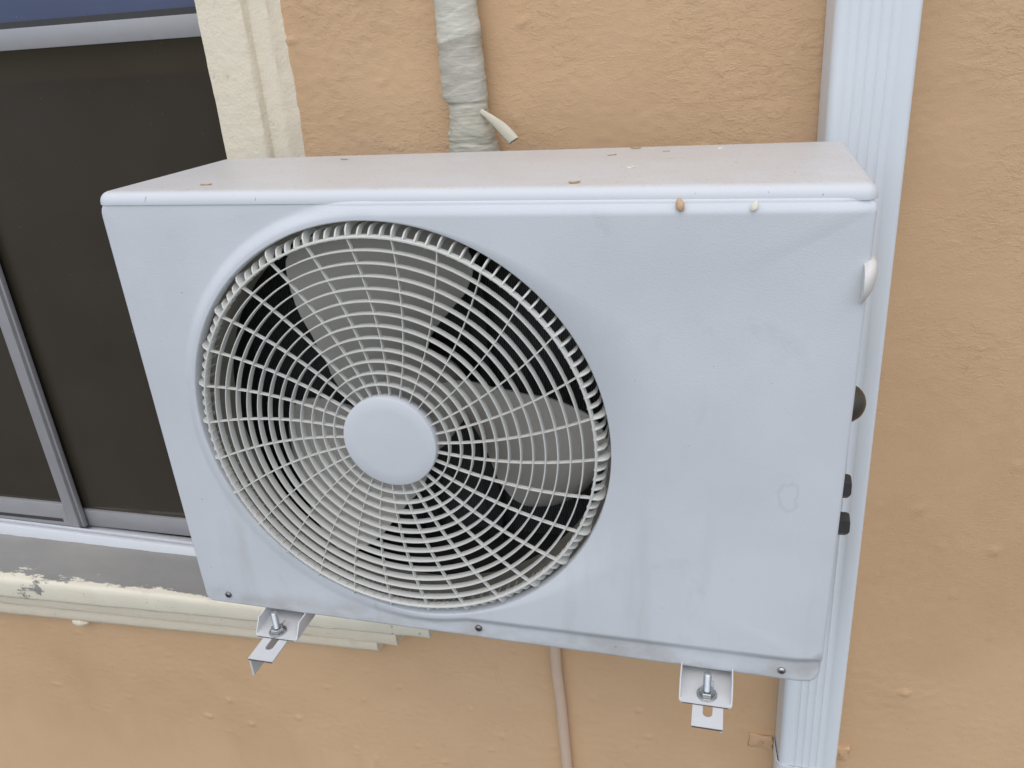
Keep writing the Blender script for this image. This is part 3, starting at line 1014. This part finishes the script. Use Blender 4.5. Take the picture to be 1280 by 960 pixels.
for z in zz:
    cx, hw = lerp_tab(TAB, z)
    ring = []
    for k in range(NS):
        a = 2 * math.pi * k / NS
        ca, sa = math.cos(a), math.sin(a)
        # overlapping turns of tape: a saw tooth climbing to the right
        ph = z / (0.0105 if z < 0.612 else 0.0235) + 0.35 * noise.noise(Vector((ca, sa, z * 9))) - (ca * 0.38 if z > 0.612 else ca * 0.10 + 0.06 * math.sin(a * 3))
        fr = ph % 1.0
        step = (0.0008 if z < 0.612 else 0.0008) * (fr if fr < 0.93 else (1 - fr) / 0.07)
        q = Vector((ca * 1.6, sa * 1.6, z * 60 + ca * 0.6))
        wr = noise.noise(q) * 0.0011 + noise.noise(q * 2.3) * 0.0005
        if z < 0.615:
            wr += abs(noise.noise(Vector((ca * 1.2 + 3, sa * 1.2, z * 210 + ca * 1.5)))) * 0.0016
        r = 1 + (step + wr) / 0.03
        ring.append((cx + hw * r * ca, 0.3755 + min(hw, 0.030) * 0.82 * r * sa, z))
    rings.append(ring)
add_rings(bm, rings)
finish('tape_wrap', bm, TAPE, tb, 60)
# loose tail of the tape, folded into a spout
bm = bmesh.new()
p0 = px(601, 139, 1, 0.362)
p1 = px(642, 176, 1, 0.345)
d = (p1 - p0)
side = d.normalized().cross(Vector((0, 1, 0))).normalized()
dep = side.cross(d.normalized())
ro, ri = [], []
for i in range(13):
    t = i / 12
    c = p0 + d * t + side * (0.0025 * math.sin(math.pi * t))
    w = 0.0038 + 0.0042 * smooth01(t / 0.7)
    hh = 0.0022 + 0.0016 * t
    o_, i_ = [], []
    for k in range(20):
        a = 2 * math.pi * k / 20
        wob = 1 + 0.10 * noise.noise(Vector((math.cos(a) * 2, math.sin(a) * 2, t * 3)))
        end = d.normalized() * (0.003 * math.cos(a) * t ** 4)
        o_.append(c + side * w * wob * math.cos(a) + dep * hh * wob * math.sin(a) + end)
        i_.append(c + side * (w - 0.0006) * wob * math.cos(a) + dep * (hh - 0.0006) * wob * math.sin(a) + end)
    ro.append(o_)
    ri.append(i_)
add_rings(bm, ro + ri[::-1], caps=False, closed_v=True)
finish('tape_tail', bm, TAIL, tb, 50)
bm = bmesh.new()
bmesh.ops.create_icosphere(bm, subdivisions=3, radius=1, matrix=Matrix.Translation(p0 + Vector((-0.003, 0.004, 0.0))) @ Matrix.Diagonal((0.0050, 0.0050, 0.0060, 1)))
for v in bm.verts:
    v.co += noise.noise_vector(v.co * 160) * 0.0016
finish('tape_knot', bm, TAIL, tb, 70)

# ------------------------------------------------------------------ drain hose on the wall below
dr = [(0.400, 0.385, 0.02), (0.399, 0.386, -0.2), (0.3985, 0.386, -0.34), (0.400, 0.387, -0.43), (0.405, 0.3875, -0.52), (0.4085, 0.388, -0.62), (0.411, 0.388, -0.70), (0.413, 0.388, -0.85), (0.413, 0.388, GZ + 0.004)]
pts = []
for i in range(len(dr) - 1):
    for k in range(6):
        t = k / 6
        pts.append(tuple(a + (b - a) * t for a, b in zip(dr[i], dr[i + 1])))
pts.append(dr[-1])
bm = bmesh.new()
tube(bm, pts, 0.0105, 20)
o = finish('drain_hose', bm, DRAIN, None, 60)
tag(o, 'thin pinkish grey drain hose on the wall below the unit', 'hose')

# ------------------------------------------------------------------ fallen bits on the unit
def bit(name, label, loc, rx, ry, rz, m, rot=0.0, tilt=0.0, curl=0.0):
    bm = bmesh.new()
    bmesh.ops.create_uvsphere(bm, u_segments=16, v_segments=8, radius=1)
    for v in bm.verts:
        x, y, z = v.co
        k = 1 - 0.25 * max(0, y)
        v.co = Vector((x * rx * k, y * ry, z * rz + curl * (x * x) * rx))
        v.co += noise.noise_vector(Vector(v.co) * 300 + Vector(loc) * 40) * min(rx, ry) * 0.15
    me_mat = Matrix.Translation(loc) @ Matrix.Rotation(tilt, 4, 'X') @ Matrix.Rotation(rot, 4, 'Z')
    o_ = finish(name, bm, m, None, 60)
    o_.matrix_world = me_mat
    tag(o_, label, name.replace('_', ' ').split()[-1], 'fallen plant bits on the unit')
    return o_
def on_lip(x, y, yy):
    p = px(x, y, 1, yy)
    return p
p = px(850, 256, 1, -0.0055)
bit('seed', 'tan oval seed stuck on the upper front edge of the unit', p, 0.0042, 0.0065, 0.0022, SEED, 0.25, R(78))
p = px(943, 258, 1, -0.0050)
bit('petal', 'small pale petal stuck on the front edge near the right corner', p, 0.0030, 0.0052, 0.0014, PALEFLAKE, -0.5, R(75), 0.3)
TOPB = [((795, 186), 0.0075, 0.0022, FLAKE, 'leaf', 'brown curled leaf scrap lying farthest back on top of the unit', 0.1),
        ((765, 195), 0.0060, 0.0026, FLAKE, 'leaf', 'tan leaf scrap left of the brown one on the unit top', 0.5),
        ((788, 210), 0.0050, 0.0032, PALEFLAKE, 'petal', 'pale round petal in the middle of the unit top', 0.2),
        ((900, 186), 0.0038, 0.0024, PALEFLAKE, 'petal', 'white petal speck toward the right end of the unit top', 0.0),
        ((718, 229), 0.0062, 0.0030, FLAKE, 'leaf', 'dry leaf scrap at the front of the unit top, mid width', 0.3),
        ((430, 200), 0.0055, 0.0020, FLAKE, 'leaf', 'thin leaf scrap on the unit top left of the taped pipe', 0.0),
        ((258, 232), 0.0075, 0.0026, FLAKE, 'leaf', 'orange brown leaf scrap at the front edge by the left corner', 0.15),
        ((833, 190), 0.0040, 0.0012, FLAKE, 'leaf', 'tiny thin leaf splinter right of the brown scrap on the unit top', 0.0)]
for (xx, yy), a, b, m, nm, lab, rot in TOPB:
    p = px(xx, yy, 2, H)
    p = px(xx, yy, 2, H + 0.0045 * (1 - p.x / W) * (1 - max(0.0, p.y) / D))     # on the lid
    bit(nm, lab, p + Vector((0, 0, 0.0007)), a, b, 0.0007, m, rot, 0.0, 0.18)
